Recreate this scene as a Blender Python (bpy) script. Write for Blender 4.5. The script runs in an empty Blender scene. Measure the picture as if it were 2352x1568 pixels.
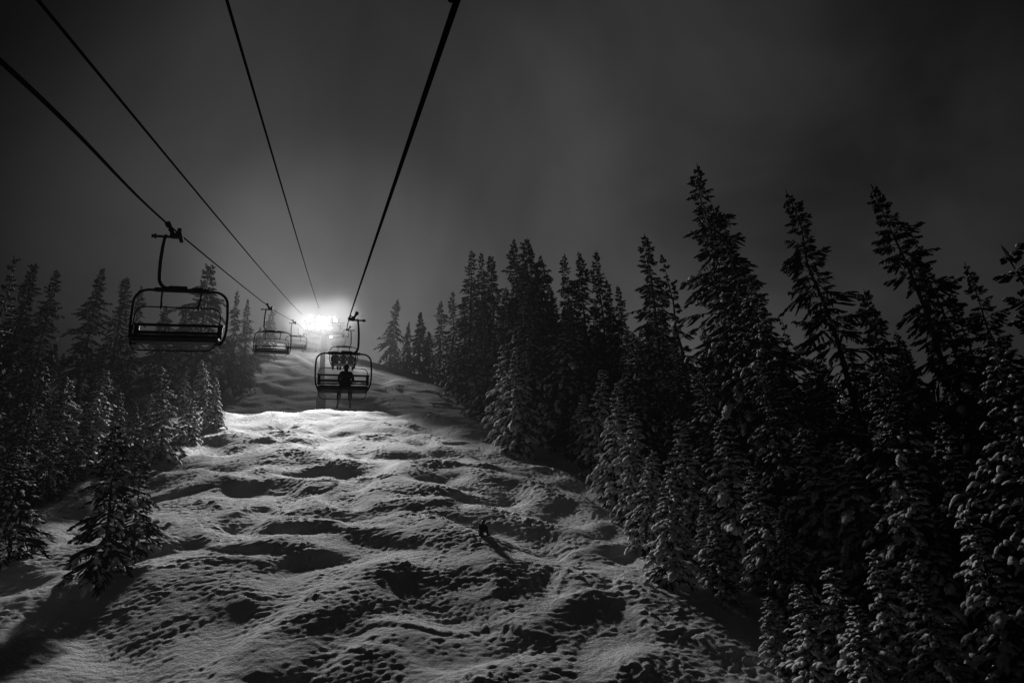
import bpy, math, random
import numpy as np
from mathutils import Vector, Matrix, Quaternion

scn = bpy.context.scene
COL = scn.collection
rad = math.radians

# ------------------------------------------------------------------ camera
W2, H2, F2 = 2352.0, 1568.0, 1568.0          # a 24 mm lens on a 36 mm frame
YAW, PITCH, ROLL = rad(16.6), rad(18.0), rad(2.8)
fw = Vector((math.sin(YAW)*math.cos(PITCH), math.cos(YAW)*math.cos(PITCH), math.sin(PITCH)))
rt0 = Vector((math.cos(YAW), -math.sin(YAW), 0.0))
up0 = rt0.cross(fw)
rt = rt0*math.cos(ROLL) - up0*math.sin(ROLL)
up = up0*math.cos(ROLL) + rt0*math.sin(ROLL)
cam_d = bpy.data.cameras.new('camera')
cam_d.sensor_width = 36.0; cam_d.lens = 24.0
cam_d.clip_start = 0.05; cam_d.clip_end = 5000
cam = bpy.data.objects.new('camera', cam_d); COL.objects.link(cam)
m = Matrix((rt, up, -fw)).transposed().to_4x4()
cam.matrix_world = m
scn.camera = cam

def at(u, v, d):
    """point d metres in front of the camera that the photograph shows at u, v"""
    return (fw + rt*((u-W2/2)/F2) + up*((H2/2-v)/F2))*d

# ------------------------------------------------------------------ render and view
scn.view_settings.view_transform = 'Standard'
scn.view_settings.look = 'None'
scn.view_settings.exposure = 0.0
scn.view_settings.gamma = 1.0
scn.cycles.max_bounces = 5
scn.cycles.diffuse_bounces = 2
scn.cycles.glossy_bounces = 2
scn.cycles.volume_bounces = 0
scn.cycles.transparent_max_bounces = 6
scn.cycles.sample_clamp_indirect = 0.4
scn.cycles.sample_clamp_direct = 6
scn.cycles.use_denoising = True
scn.cycles.denoiser = 'OPENIMAGEDENOISE'

# ------------------------------------------------------------------ night sky
world = bpy.data.worlds.new('World'); scn.world = world
world.use_nodes = True
nt = world.node_tree; N = nt.nodes; L = nt.links
for n in list(N): N.remove(n)
out = N.new('ShaderNodeOutputWorld'); bg = N.new('ShaderNodeBackground')
sky = N.new('ShaderNodeTexSky'); sky.sky_type = 'NISHITA'; sky.sun_disc = False
sky.sun_elevation = rad(4); sky.sun_rotation = rad(170)
bw = N.new('ShaderNodeRGBToBW')
L.new(sky.outputs[0], bw.inputs[0])
tc = N.new('ShaderNodeTexCoord')
nz = N.new('ShaderNodeTexNoise'); nz.inputs['Scale'].default_value = 2.1
nz.inputs['Detail'].default_value = 5; nz.inputs['Roughness'].default_value = 0.5
nz.inputs['Distortion'].default_value = 0.5
L.new(tc.outputs['Generated'], nz.inputs['Vector'])
mr = N.new('ShaderNodeMapRange'); mr.inputs['From Min'].default_value = 0.30
mr.inputs['From Max'].default_value = 0.72; mr.inputs['To Min'].default_value = 0.38; mr.inputs['To Max'].default_value = 2.0
L.new(nz.outputs['Fac'], mr.inputs['Value'])
# low cloud above the floodlit piste glows, and is darker away from it
gd = N.new('ShaderNodeVectorMath'); gd.operation = 'DOT_PRODUCT'
gdir = at(1300, 620, 1.0).normalized()
nrm = N.new('ShaderNodeVectorMath'); nrm.operation = 'NORMALIZE'
L.new(tc.outputs['Generated'], nrm.inputs[0]); L.new(nrm.outputs[0], gd.inputs[0])
gd.inputs[1].default_value = gdir
gm = N.new('ShaderNodeMapRange'); gm.interpolation_type = 'SMOOTHSTEP'
gm.inputs['From Min'].default_value = 0.69; gm.inputs['From Max'].default_value = 1.0
gm.inputs['To Min'].default_value = 0.03; gm.inputs['To Max'].default_value = 1.0
L.new(gd.outputs['Value'], gm.inputs['Value'])
gd2 = N.new('ShaderNodeVectorMath'); gd2.operation = 'DOT_PRODUCT'  # second lobe: halo of the tower lamps painted into the sky colour
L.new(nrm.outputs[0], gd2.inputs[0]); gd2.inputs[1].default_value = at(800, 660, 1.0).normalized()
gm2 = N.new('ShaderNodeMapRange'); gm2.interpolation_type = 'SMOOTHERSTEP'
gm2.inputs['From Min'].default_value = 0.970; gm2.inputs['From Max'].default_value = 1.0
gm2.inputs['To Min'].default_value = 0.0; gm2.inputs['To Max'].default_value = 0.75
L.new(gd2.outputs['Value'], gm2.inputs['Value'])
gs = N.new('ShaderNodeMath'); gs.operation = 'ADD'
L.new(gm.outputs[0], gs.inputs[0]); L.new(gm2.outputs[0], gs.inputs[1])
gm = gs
m1 = N.new('ShaderNodeMath'); m1.operation = 'MULTIPLY'
m2 = N.new('ShaderNodeMath'); m2.operation = 'MULTIPLY'
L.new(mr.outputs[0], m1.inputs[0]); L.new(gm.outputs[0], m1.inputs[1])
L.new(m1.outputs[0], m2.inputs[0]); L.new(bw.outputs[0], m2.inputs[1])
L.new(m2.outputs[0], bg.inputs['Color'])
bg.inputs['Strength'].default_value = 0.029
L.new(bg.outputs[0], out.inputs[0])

# ------------------------------------------------------------------ helpers
def tag(o, label=None, cat=None, group=None, kind=None):
    if label: o['label'] = label
    if cat: o['category'] = cat
    if group: o['group'] = group
    if kind: o['kind'] = kind
    return o

def empty(name, loc, label, cat, group=None):
    o = bpy.data.objects.new(name, None); COL.objects.link(o)
    o.location = loc; o.empty_display_size = 0.3
    return tag(o, label, cat, group)

def copy_tree(o, parent=None):
    c = o.copy(); COL.objects.link(c); c.parent = parent
    for ch in o.children: copy_tree(ch, c)
    return c

def mesh_from(name, V, Fs, mat, smooth=False):
    me = bpy.data.meshes.new(name)
    V = np.asarray(V, dtype=np.float32)
    if isinstance(Fs, np.ndarray):
        k = Fs.shape[1]; nf = Fs.shape[0]
        me.vertices.add(len(V)); me.vertices.foreach_set('co', V.ravel())
        me.loops.add(nf*k); me.loops.foreach_set('vertex_index', Fs.astype(np.int32).ravel())
        me.polygons.add(nf)
        me.polygons.foreach_set('loop_start', (np.arange(nf)*k).astype(np.int32))
        me.polygons.foreach_set('loop_total', np.full(nf, k, dtype=np.int32))
        me.update(calc_edges=True)
    else:
        me.from_pydata([tuple(map(float, v)) for v in V], [], Fs)
    me.materials.append(mat)
    if smooth:
        me.polygons.foreach_set('use_smooth', np.ones(len(me.polygons), dtype=bool))
    me.update()
    return me

class MB:
    def __init__(s): s.v = []; s.f = []
    def box(s, c, size, R=None, bevel=0.0):
        hx, hy, hz = [a/2 for a in size]; b = min(bevel, hx*.9, hy*.9, hz*.9)
        n = len(s.v); c = Vector(c)
        if b <= 0:
            pts = [(x*hx, y*hy, z*hz) for z in (-1, 1) for y in (-1, 1) for x in (-1, 1)]
            fs = [(0,2,3,1), (4,5,7,6), (0,1,5,4), (2,6,7,3), (0,4,6,2), (1,3,7,5)]
        else:
            prof = [(-hz, -b), (-hz+b, 0), (hz-b, 0), (hz, -b)]
            pts = []; fs = []
            for z, o in prof:
                X, Y = hx+o, hy+o
                q = b*0.9
                pts += [(-X+q,-Y,z), (X-q,-Y,z), (X,-Y+q,z), (X,Y-q,z), (X-q,Y,z), (-X+q,Y,z), (-X,Y-q,z), (-X,-Y+q,z)]
            fs.append(tuple(range(7, -1, -1))); fs.append(tuple(range(24, 32)))
            for k in range(3):
                for i in range(8):
                    j = (i+1) % 8
                    fs.append((k*8+i, k*8+j, k*8+8+j, k*8+8+i))
        for p in pts:
            p = Vector(p)
            if R is not None: p = R @ p
            s.v.append(c+p)
        for f in fs: s.f.append(tuple(n+i for i in f))
        return s
    def tube(s, pts, r, seg=8, cap=True):
        pts = [Vector(p) for p in pts]; n0 = len(s.v); k = len(pts)
        rs = r if isinstance(r, (list, tuple)) else [r]*k
        t0 = (pts[1]-pts[0]).normalized()
        a = t0.orthogonal().normalized()
        for i, p in enumerate(pts):
            t = (pts[min(i+1, k-1)] - pts[max(i-1, 0)]).normalized()
            a = (a - t*a.dot(t)).normalized(); b = t.cross(a)
            for j in range(seg):
                w = 2*math.pi*j/seg
                s.v.append(p + (a*math.cos(w) + b*math.sin(w))*rs[i])
        for i in range(k-1):
            for j in range(seg):
                q = (j+1) % seg
                s.f.append((n0+i*seg+j, n0+i*seg+q, n0+(i+1)*seg+q, n0+(i+1)*seg+j))
        if cap:
            s.f.append(tuple(n0+j for j in range(seg-1, -1, -1)))
            s.f.append(tuple(n0+(k-1)*seg+j for j in range(seg)))
        return s
    def build(s, name, mat, parent=None, smooth=False):
        me = mesh_from(name, s.v, s.f, mat, smooth)
        o = bpy.data.objects.new(name, me); COL.objects.link(o)
        if parent is not None: o.parent = parent
        return o

def arc(c, r, a0, a1, n, plane='xz', y=0.0):
    res = []
    for i in range(n+1):
        w = rad(a0+(a1-a0)*i/n)
        res.append((c[0]+r*math.cos(w), y, c[1]+r*math.sin(w)))
    return res

def material(name, col, rough=0.8, metal=0.0, noise=None, bump=None, emit=None, spec=0.3):
    mt = bpy.data.materials.new(name); mt.use_nodes = True
    n = mt.node_tree.nodes; l = mt.node_tree.links
    b = n['Principled BSDF']
    b.inputs['Base Color'].default_value = (col, col, col, 1)
    b.inputs['Roughness'].default_value = rough; b.inputs['Metallic'].default_value = metal
    b.inputs['Specular IOR Level'].default_value = spec
    t = n.new('ShaderNodeTexCoord')
    if noise:
        sc, amt = noise
        q = n.new('ShaderNodeTexNoise'); q.inputs['Scale'].default_value = sc; q.inputs['Detail'].default_value = 4
        l.new(t.outputs['Object'], q.inputs['Vector'])
        r = n.new('ShaderNodeMapRange'); r.inputs['From Min'].default_value = .3; r.inputs['From Max'].default_value = .7
        r.inputs['To Min'].default_value = col*(1-amt); r.inputs['To Max'].default_value = min(.92, col*(1+amt))
        l.new(q.outputs['Fac'], r.inputs['Value']); l.new(r.outputs[0], b.inputs['Base Color'])
    if bump:
        sc, dist = bump
        q = n.new('ShaderNodeTexNoise'); q.inputs['Scale'].default_value = sc; q.inputs['Detail'].default_value = 6
        q.inputs['Roughness'].default_value = .65
        l.new(t.outputs['Object'], q.inputs['Vector'])
        bp = n.new('ShaderNodeBump'); bp.inputs['Distance'].default_value = dist; bp.inputs['Strength'].default_value = 1
        l.new(q.outputs['Fac'], bp.inputs['Height']); l.new(bp.outputs[0], b.inputs['Normal'])
    if emit:
        b.inputs['Emission Color'].default_value = (1, 1, 1, 1); b.inputs['Emission Strength'].default_value = emit
    return mt

M_snow = material('piste_snow', .86, .8, noise=(.6, .04), bump=(8.0, .085), spec=0)
M_tsnow = material('branch_snow', .84, .8, noise=(3, .06), bump=(9.0, .035), spec=.2)
M_needle = material('fir_needles', .024, .7, noise=(1.5, .5))
M_bark = material('bark', .06, .9, noise=(6, .5), bump=(14, .03))
M_metal = material('painted_steel', .03, .7, metal=0, spec=.08, noise=(4, .3))
M_galv = material('galvanised_steel', .09, .6, metal=.1, noise=(3, .2))
M_rope = material('wire_rope', .008, .9, noise=(30, .4), spec=0)
M_pad = material('vinyl_pad', .03, .5, noise=(5, .3))
M_foam = material('tower_padding', .10, .7, noise=(3, .3))
M_cloth = material('outerwear', .025, .85, noise=(9, .4), bump=(20, .02))
M_skin = material('skin', .3, .6)
M_helmet = material('helmet_shell', .05, .3)
M_board = material('board_laminate', .04, .35)
M_lens = material('lamp_lens', .8, .3, emit=14.0)
M_lens.cycles.emission_sampling = 'NONE'

# ------------------------------------------------------------------ noise
rng = np.random.default_rng(7)
_perm = rng.permutation(4096); _ga = rng.uniform(0, 2*np.pi, 4096)
_gx, _gy = np.cos(_ga), np.sin(_ga)
def noise2(x, y, seed=0):
    x = np.asarray(x, dtype=np.float64); y = np.asarray(y, dtype=np.float64)
    xi = np.floor(x).astype(np.int64); yi = np.floor(y).astype(np.int64)
    xf = x-xi; yf = y-yi
    u = xf*xf*xf*(xf*(xf*6-15)+10); v = yf*yf*yf*(yf*(yf*6-15)+10)
    def g(ix, iy, dx, dy):
        h = _perm[(_perm[(ix+seed*131) & 4095] + iy) & 4095]
        return _gx[h]*dx + _gy[h]*dy
    a = g(xi, yi, xf, yf); b = g(xi+1, yi, xf-1, yf)
    c = g(xi, yi+1, xf, yf-1); d = g(xi+1, yi+1, xf-1, yf-1)
    return ((a*(1-u)+b*u)*(1-v) + (c*(1-u)+d*u)*v)*1.5
def sstep(a, b, x):
    t = np.clip((x-a)/(b-a), 0, 1); return t*t*(3-2*t)

# ------------------------------------------------------------------ terrain
PY = np.array([-80, -40, 0, 23, 37, 60, 69, 74, 79, 86, 96, 108, 120, 131, 138, 150, 220, 400.])
PZ = np.array([-38, -25, -11.8, -3.5, 1.8, 10.5, 14.0, 15.6, 16.6, 18.3, 22.0, 27.6, 33.4, 38.9, 40.9, 41.9, 43, 48.])
_yy = np.linspace(-90, 420, 2041)
_pz = np.interp(_yy, PY, PZ)
_k = np.exp(-0.5*(np.arange(-16, 17)/6.0)**2); _k /= _k.sum()
_pz = np.convolve(np.pad(_pz, 16, mode='edge'), _k, 'valid')
def base_h(x, y):
    x = np.asarray(x, float); y = np.asarray(y, float)
    z = np.interp(y, _yy, _pz)
    # the run is crowned: it falls away at both sides
    er = 17.5 + 0.0*y
    z = z - 0.30*np.logaddexp(0, (x-er)/1.6)*1.6*(1-sstep(70, 110, y)) - 0.10*np.logaddexp(0, (x-er)/4)*4*sstep(70, 110, y)
    z = z + 0.16*np.logaddexp(0, (x-er-12)/4)*4*(1-sstep(70, 110, y))
    z = z - 0.13*np.logaddexp(0, (-9-x)/3)*3*(1-sstep(60, 85, y))
    z = z + (0.22*np.clip(14-x, -8, 26)-.3*np.logaddexp(0, (-12-x)/4)*4)*sstep(90, 135, y) - 1.0*sstep(110, 135, y)
    z = z + 1.1*noise2(x/26, y/26, 3) * sstep(16, 30, np.abs(x-4)+0*y) + 0.3*noise2(x/15+3, y/17, 4)
    z = z + 0.75*np.exp(-((x-1)/7)**2-((y-73)/5)**2) + .35*noise2(x/4+7, y/5, 9)*np.exp(-((y-73)/4)**2)          # the lip under the tower
    return z
def detail_h(x, y):
    run = sstep(-24, -12, x)*(1-sstep(18, 26, x))
    near = 1-0.25*sstep(60, 90, y)
    wx = x + 2.2*noise2(x/9, y/9, 11) + .7*noise2(x/3, y/3, 12)
    wy = y + 2.4*noise2(x/9, y/9, 13) + .7*noise2(x/3, y/3, 14)
    n1 = noise2(wx/4.3, wy/4.3, 21); n2 = noise2(wx/2.6, wy/2.4, 22)
    # rounded bumps with narrower hollows between them
    mog = .58*(.35+n1-.45*n1*n1) + .22*n2
    dx_, dy_ = wx*.94+wy*.34, -wx*.34+wy*.94
    mog = mog+.10*np.abs(noise2(dx_/8.5, dy_/3.1, 27))
    pit = sstep(.16, .42, noise2(wx/3.6+9, wy/3.0, 25))*sstep(-.2, .3, noise2(x/8, y/8, 26))
    mog = mog-.15*pit
    hgt = run*near*mog*(.68+.32*sstep(28, 42, y))
    soft = (1-run)*(.25*noise2(x/3, y/3, 23)+.5*noise2(x/8, y/8, 24))
    # ski tracks scraped across the faces of the moguls
    aa = .22+0*x
    ca, sa = np.cos(aa), np.sin(aa)
    ux = x+1.2*noise2(x/3.4, y/3.4, 41); uy = y+1.6*noise2(x/6, y/6, 31)+.8*noise2(x/2.4, y/2.4, 42)+.9*np.abs(n1)
    tx = ux*ca+uy*sa; ty = -ux*sa+uy*ca
    tm = .25+.75*sstep(-.2, .3, noise2(x/3.1, y/2.6, 33))
    st = (-np.abs(noise2(tx/2.4, ty/.24, 34))*.030 + noise2(tx/1.5, ty/.13, 35)*.014 - np.abs(noise2(tx/3.0, ty/.7, 39))*.026)*tm
    # broken chunks piled on the crests
    cm = sstep(.0, .35, noise2(x/2.3, y/1.9, 36))*sstep(.12, .5, mog)
    ch = (sstep(.28, .52, noise2(x/.34, y/.30, 37))*.085 + sstep(.35, .6, noise2(x/.6, y/.5, 49))*.09 + .030*noise2(x/.3, y/.24, 48) + .022*noise2(x/.19, y/.17, 38))*cm
    rg = .45+.55*sstep(-.35, .25, noise2(x/2.1, y/2.1, 43))
    fine = (.026*noise2(tx/.8, ty/.5, 44)+.030*noise2(tx/.45, ty/.3, 45)+.034*noise2(x/.27, y/.23, 40)+.030*noise2(x/.17, y/.16, 47))*rg
    a = (.25+.75*run)*near
    return hgt+soft+(st+ch+fine)*a*(.8+.2*sstep(28, 42, y))
def ground(x, y):
    return base_h(x, y)+detail_h(x, y)
def gz(x, y):
    return float(ground(np.array([x]), np.array([y]))[0])

def axis(segments):
    r = [segments[0][0]]
    for a, b, s0, s1 in segments:
        p = r[-1]
        while p < b-1e-6:
            t = (p-a)/(b-a); p += s0+(s1-s0)*t; r.append(p)
    return np.array(r)
gx = axis([(-160, -40, 3, .9), (-40, -17, .6, .14), (-17, 24, .08, .08), (24, 45, .12, .8), (45, 170, .8, 3)])
gy = axis([(-60, 18, 2, .3), (18, 66, .065, .09), (66, 100, .10, .18), (100, 140, .18, .3), (140, 165, .3, .6), (165, 330, .8, 4)])
GX, GY = np.meshgrid(gx, gy)
GZ = ground(GX, GY)
nx, ny = len(gx), len(gy)
V = np.stack([GX.ravel(), GY.ravel(), GZ.ravel()], 1)
ii = (np.arange(ny-1)[:, None]*nx + np.arange(nx-1)[None, :]).ravel()
Fq = np.stack([ii, ii+1, ii+nx+1, ii+nx], 1)
me = mesh_from('snow_slope', V, Fq, M_snow, True)
terr = bpy.data.objects.new('ground', me); COL.objects.link(terr)
tag(terr, kind='structure')
print('ground verts', len(V))

def ray_ground(u, v, dmax=220):
    d = np.arange(8, dmax, .1)
    r = fw + rt*((u-W2/2)/F2) + up*((H2/2-v)/F2)
    x, y, z = d*r.x, d*r.y, d*r.z
    h = base_h(x, y)+.5
    k = np.where(z < h)[0]
    if len(k) == 0: return None
    i = k[0]
    return Vector((x[i], y[i], h[i])), d[i]

# ------------------------------------------------------------------ conifers
_ph = (1+5**.5)/2
def ico(sub):
    v = [(-1,_ph,0),(1,_ph,0),(-1,-_ph,0),(1,-_ph,0),(0,-1,_ph),(0,1,_ph),(0,-1,-_ph),(0,1,-_ph),(_ph,0,-1),(_ph,0,1),(-_ph,0,-1),(-_ph,0,1)]
    v = [np.array(a)/np.linalg.norm(a) for a in v]
    f = [(0,11,5),(0,5,1),(0,1,7),(0,7,10),(0,10,11),(1,5,9),(5,11,4),(11,10,2),(10,7,6),(7,1,8),(3,9,4),(3,4,2),(3,2,6),(3,6,8),(3,8,9),(4,9,5),(2,4,11),(6,2,10),(8,6,7),(9,8,1)]
    for _ in range(sub):
        c = {}; nf = []
        def mid(a, b):
            k = (min(a, b), max(a, b))
            if k not in c:
                q = v[a]+v[b]; v.append(q/np.linalg.norm(q)); c[k] = len(v)-1
            return c[k]
        for a, b, d in f:
            p, q, r = mid(a, b), mid(b, d), mid(d, a)
            nf += [(a, p, r), (b, q, p), (d, r, q), (p, q, r)]
        f = nf
    return np.array(v), np.array(f)
ICO1 = ico(1)

def conifer(seed, H, R, dens, snow, droop=.6, irregular=.2, bare=0.0, power=.85, top_thin=.0, upturn=.15, rtrunk=None, pillow=1.0):
    """returns meshes (trunk, crown, snow) of a conifer H m tall with a crown radius of R m"""
    r = np.random.default_rng(seed)
    rtr = rtrunk or .012*H+.03
    # trunk
    mb = MB(); K = 10
    wob = r.normal(0, .012*H, (K+1, 2))*np.linspace(0, 1, K+1)[:, None]*.6
    tp = [(wob[i, 0], wob[i, 1], -0.6+(H+.6)*i/K) for i in range(K+1)]
    mb.tube(tp, [max(.018, rtr*(1-(i/K))**.9) for i in range(K+1)], 7)
    trunk = mesh_from('trunk', mb.v, mb.f, M_bark, True)
    def tpos(z):
        t = np.clip((z+.6)/(H+.6)*K, 0, K-1e-6); i = t.astype(int); f = t-i
        w = np.array(wob); return w[i]*(1-f)[:, None]+w[i+1]*f[:, None]
    # branches
    zs = []; z = H*(bare if bare > 0 else .03)
    while z < H*.985:
        t = z/H
        zs += [z+r.normal(0, .06)]*1
        z += (1/dens)*(.38+.85*(1-t))
    zs = np.array(zs); nb = len(zs)
    t = np.clip(zs/H, 0, 1)
    az = np.cumsum(r.uniform(1.9, 2.9, nb))
    prof = (1-t)**power*(1-top_thin*np.exp(-((t-.8)/.14)**2))
    prof *= np.where(t < .12, .75+2*t, 1)
    Lb = R*prof*(1+irregular*r.normal(0, 1, nb)).clip(.35, 1.6)+.12
    # lumps in the outline where whole groups of branches are longer or missing
    Lb *= 1+irregular*1.2*noise2(zs/H*9+seed, az*.0+seed*3.3, 50)+irregular*1.1*noise2(zs/1.7, np.cos(az)*1.2+seed, 51)
    Lb = Lb.clip(.1, R*1.4)
    keep = r.uniform(0, 1, nb) > irregular*.35
    zs, t, az, Lb = zs[keep], t[keep], az[keep], Lb[keep]; nb = len(zs)
    e0 = upturn + .55*t**3 + r.normal(0, .10, nb)
    dr = droop*(1.05-.7*t)*(1+.25*r.normal(0, 1, nb)).clip(.3, 1.8)
    rh = np.stack([np.cos(az), np.sin(az), np.zeros(nb)], 1)
    sd = np.stack([-np.sin(az), np.cos(az), np.zeros(nb)], 1)
    org = np.concatenate([tpos(zs), zs[:, None]], 1)
    zup = np.array([0, 0, 1.])
    def bp(s):      # branch axis at parameter s, per branch
        s = np.asarray(s)
        return org + rh*(Lb*s)[:, None] + zup*(Lb*(e0*s-dr*s**1.8))[:, None]
    V = []; Fc = []; nv = 0
    # wooden axis of each branch as a thin three-sided sliver
    # twigs with ragged needles
    ntw = 11
    for k in range(ntw):
        s = np.full(nb, .16+.84*(k+.5)/ntw)+r.normal(0, .03, nb)
        p = bp(s)
        for side in (-1, 1):
            ang = rad(52)*(1-.35*s)+r.normal(0, .16, nb)
            l = Lb*.44*(1.12-s)*(1+.25*r.normal(0, 1, nb)).clip(.4, 1.5)+.07
            d = rh*np.cos(ang)[:, None]+sd*(side*np.sin(ang))[:, None]
            dip = -.25-.5*droop*r.uniform(.2, 1, nb)
            wd = (.022+.045*l)
            q1 = p+d*(l*.5)[:, None]+zup*(l*dip*.35)[:, None]
            q2 = p+d*l[:, None]+zup*(l*dip)[:, None]
            nrm = np.cross(d, zup); 
            hang = (.05+.13*l)*r.uniform(.5, 1.3, nb)
            # flat spray: p, left, tip, right + a hanging fringe below
            a = q1+nrm*wd[:, None]; b = q1-nrm*wd[:, None]
            c = q1-zup*hang[:, None]+d*(l*.1)[:, None]
            q3 = p+d*(l*.78)[:, None]+zup*(l*dip*.65)[:, None]-zup*(hang*.9)[:, None]
            V.append(np.stack([p, a, q2, b, c, q3], 1).reshape(-1, 3))
            bi = nv+np.arange(nb)*6
            for tri in ((0, 1, 2), (0, 2, 3), (0, 4, 2), (1, 5, 2), (0, 5, 3)):
                Fc.append(np.stack([bi+tri[0], bi+tri[1], bi+tri[2]], 1))
            nv += nb*6
    # tip spray
    s1 = bp(np.full(nb, .8)); s2 = bp(np.full(nb, 1.06))
    w = (.03+.03*Lb)[:, None]
    V.append(np.stack([s1-sd*w, s2, s1+sd*w, (s1+s2)/2-zup*(.05+.06*Lb)[:, None]], 1).reshape(-1, 3))
    bi = nv+np.arange(nb)*4
    Fc += [np.stack([bi, bi+1, bi+2], 1), np.stack([bi, bi+3, bi+1], 1)]; nv += nb*4
    # axis
    for k in range(4):
        a, b = bp(np.full(nb, k/4)), bp(np.full(nb, (k+1)/4))
        w = (.012+.018*Lb*(1-k/4))[:, None]
        V.append(np.stack([a-zup*w, a+zup*w, b+sd*w*.6, b-sd*w*.6], 1).reshape(-1, 3))
        bi = nv+np.arange(nb)*4
        Fc += [np.stack([bi, bi+1, bi+2], 1), np.stack([bi, bi+1, bi+3], 1)]; nv += nb*4
    # leader
    V.append(np.array([[.05, 0, H-.5], [-.04, .04, H-.5], [0, -.05, H-.5], [tp[-1][0], tp[-1][1], H+.12]])); bi = np.array([nv])
    Fc += [np.stack([bi, bi+1, bi+3], 1), np.stack([bi+1, bi+2, bi+3], 1), np.stack([bi+2, bi, bi+3], 1)]; nv += 4
    crown = mesh_from('crown', np.concatenate(V), np.concatenate(Fc), M_needle)
    # snow pillows
    iv, iff = ICO1
    P = []; S = []; TX = []; SY = []
    for k, s0 in enumerate((.30, .55, .78, .97)):
        for side in ((0,) if k == 0 else (-1, 0, 1)):
            m = r.uniform(0, 1, nb) < snow*(1.0 if side == 0 else .75)
            s = np.clip(s0+r.normal(0, .05, nb)-abs(side)*.09, .05, 1.0)
            off = side*Lb*(.30*(1.15-s0))*r.uniform(.7, 1.2, nb)
            p = bp(s)+sd*off[:, None]-zup*(np.abs(off)*.35)[:, None]
            e = .06
            tg = bp(s+e)-bp(s-e); tg /= np.linalg.norm(tg, axis=1)[:, None]
            if side: 
                tg = tg+sd*(side*.5); tg /= np.linalg.norm(tg, axis=1)[:, None]
            ln = (.06+.125*Lb*(1 if side == 0 else .8))*r.uniform(.65, 1.3, nb)*pillow
            wdt = (.04+.062*Lb)*r.uniform(.7, 1.25, nb)*pillow
            th = (.03+.026*Lb)*r.uniform(.6, 1.4, nb)*pillow
            P.append((p+zup*(th*.55)[:, None])[m]); TX.append(tg[m]); S.append(np.stack([ln, wdt, th], 1)[m])
    P = np.concatenate(P); TX = np.concatenate(TX); S = np.concatenate(S); n = len(P)
    SY = np.cross(zup, TX); SY /= np.linalg.norm(SY, axis=1)[:, None]+1e-9
    SZ = np.cross(TX, SY)
    loc = iv[None]*(1+.16*r.normal(0, 1, (n, len(iv), 1)))
    loc = np.where(loc[..., 2:3] < 0, loc*np.array([1, 1, .55]), loc)
    loc = loc*S[:, None, :]
    # drooping ends
    lx = loc[..., 0:1]
    G = P[:, None, :]+TX[:, None, :]*lx+SY[:, None, :]*loc[..., 1:2]+SZ[:, None, :]*loc[..., 2:3]
    G[..., 2] -= (lx[..., 0]**2+loc[..., 1]**2)/(S[:, None, 0]+.05)*.55
    Fs = (iff[None]+(np.arange(n)*len(iv))[:, None, None]).reshape(-1, 3)
    snowm = mesh_from('snow', G.reshape(-1, 3), Fs, M_tsnow, True)
    return trunk, crown, snowm

KINDS = {}
def kind(key, variants, name, **kw):
    KINDS[key] = (name, kw.pop('H'), [])
    H = KINDS[key][1]
    for sd in variants:
        KINDS[key][2].append(conifer(sd, H, **kw))
kind('Y', (1, 2, 3, 4, 5), 'young_fir', H=8.0, R=1.9, dens=10.0, snow=.92, droop=.70, irregular=.18, power=.85, upturn=.10, pillow=1.1)
kind('D', (16, 17, 18), 'young_fir', H=8.0, R=1.9, dens=10.0, snow=.5, droop=.75, irregular=.24, power=.85, upturn=.12, pillow=.75)
kind('N', (6, 7, 8, 9), 'fir_tree', H=14.0, R=2.9, dens=9.0, snow=.80, droop=.85, irregular=.26, power=.85, upturn=.10, pillow=1.05)
kind('B', (11, 12, 13, 14), 'fir_tree', H=17.0, R=3.9, dens=8.0, snow=.55, droop=.85, irregular=.34, power=.82, upturn=.12, pillow=.9)
kind('M', (21, 22, 23, 24, 25), 'hemlock_tree', H=22.0, R=3.3, dens=7.4, snow=.50, droop=.75, irregular=.34, power=.80, upturn=.10, pillow=.72)
kind('T', (31, 32, 33, 34, 35), 'hemlock_tree', H=24.0, R=3.6, dens=6.6, snow=.36, droop=.75, irregular=.42, bare=.05, power=.80, upturn=.14, pillow=.65)
kind('S', (41, 42, 43), 'sparse_tree', H=14.0, R=1.6, dens=4.2, snow=.3, droop=.45, irregular=.6, bare=.1, power=.8, upturn=.2, pillow=.6)

_protos = {}
rr = random.Random(5)
ntree = 0
def plant(key, base, top, label, group, width=1.0, var=None, cat=None):
    """stand a tree of one kind with its foot at base and its tip at top"""
    global ntree
    if key == 'Y' and (Vector(top)-Vector(base)).length > 10.5: key = 'N'
    name, H, vs = KINDS[key]
    i = rr.randrange(len(vs)) if var is None else var % len(vs)
    if (key, i) not in _protos:
        o = empty(name, (0, 0, 0), label, 'tree', group)
        for pn, me in zip(('trunk', 'crown', 'snow_clumps'), vs[i]):
            c = bpy.data.objects.new(pn, me); COL.objects.link(c); c.parent = o
        _protos[(key, i)] = o
    else:
        o = copy_tree(_protos[(key, i)])
    base = Vector(base); top = Vector(top); ax = top-base; h = ax.length
    q = Vector((0, 0, 1)).rotation_difference(ax.normalized())
    sz = h/H
    sx = sz**.75*width
    o.location = base
    o.rotation_mode = 'QUATERNION'
    o.rotation_quaternion = q @ Quaternion((0, 0, 1), rr.uniform(0, 6.28))
    o.scale = (sx, sx, sz)
    tag(o, label, cat or 'tree', group)
    ntree += 1
    return o

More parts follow.
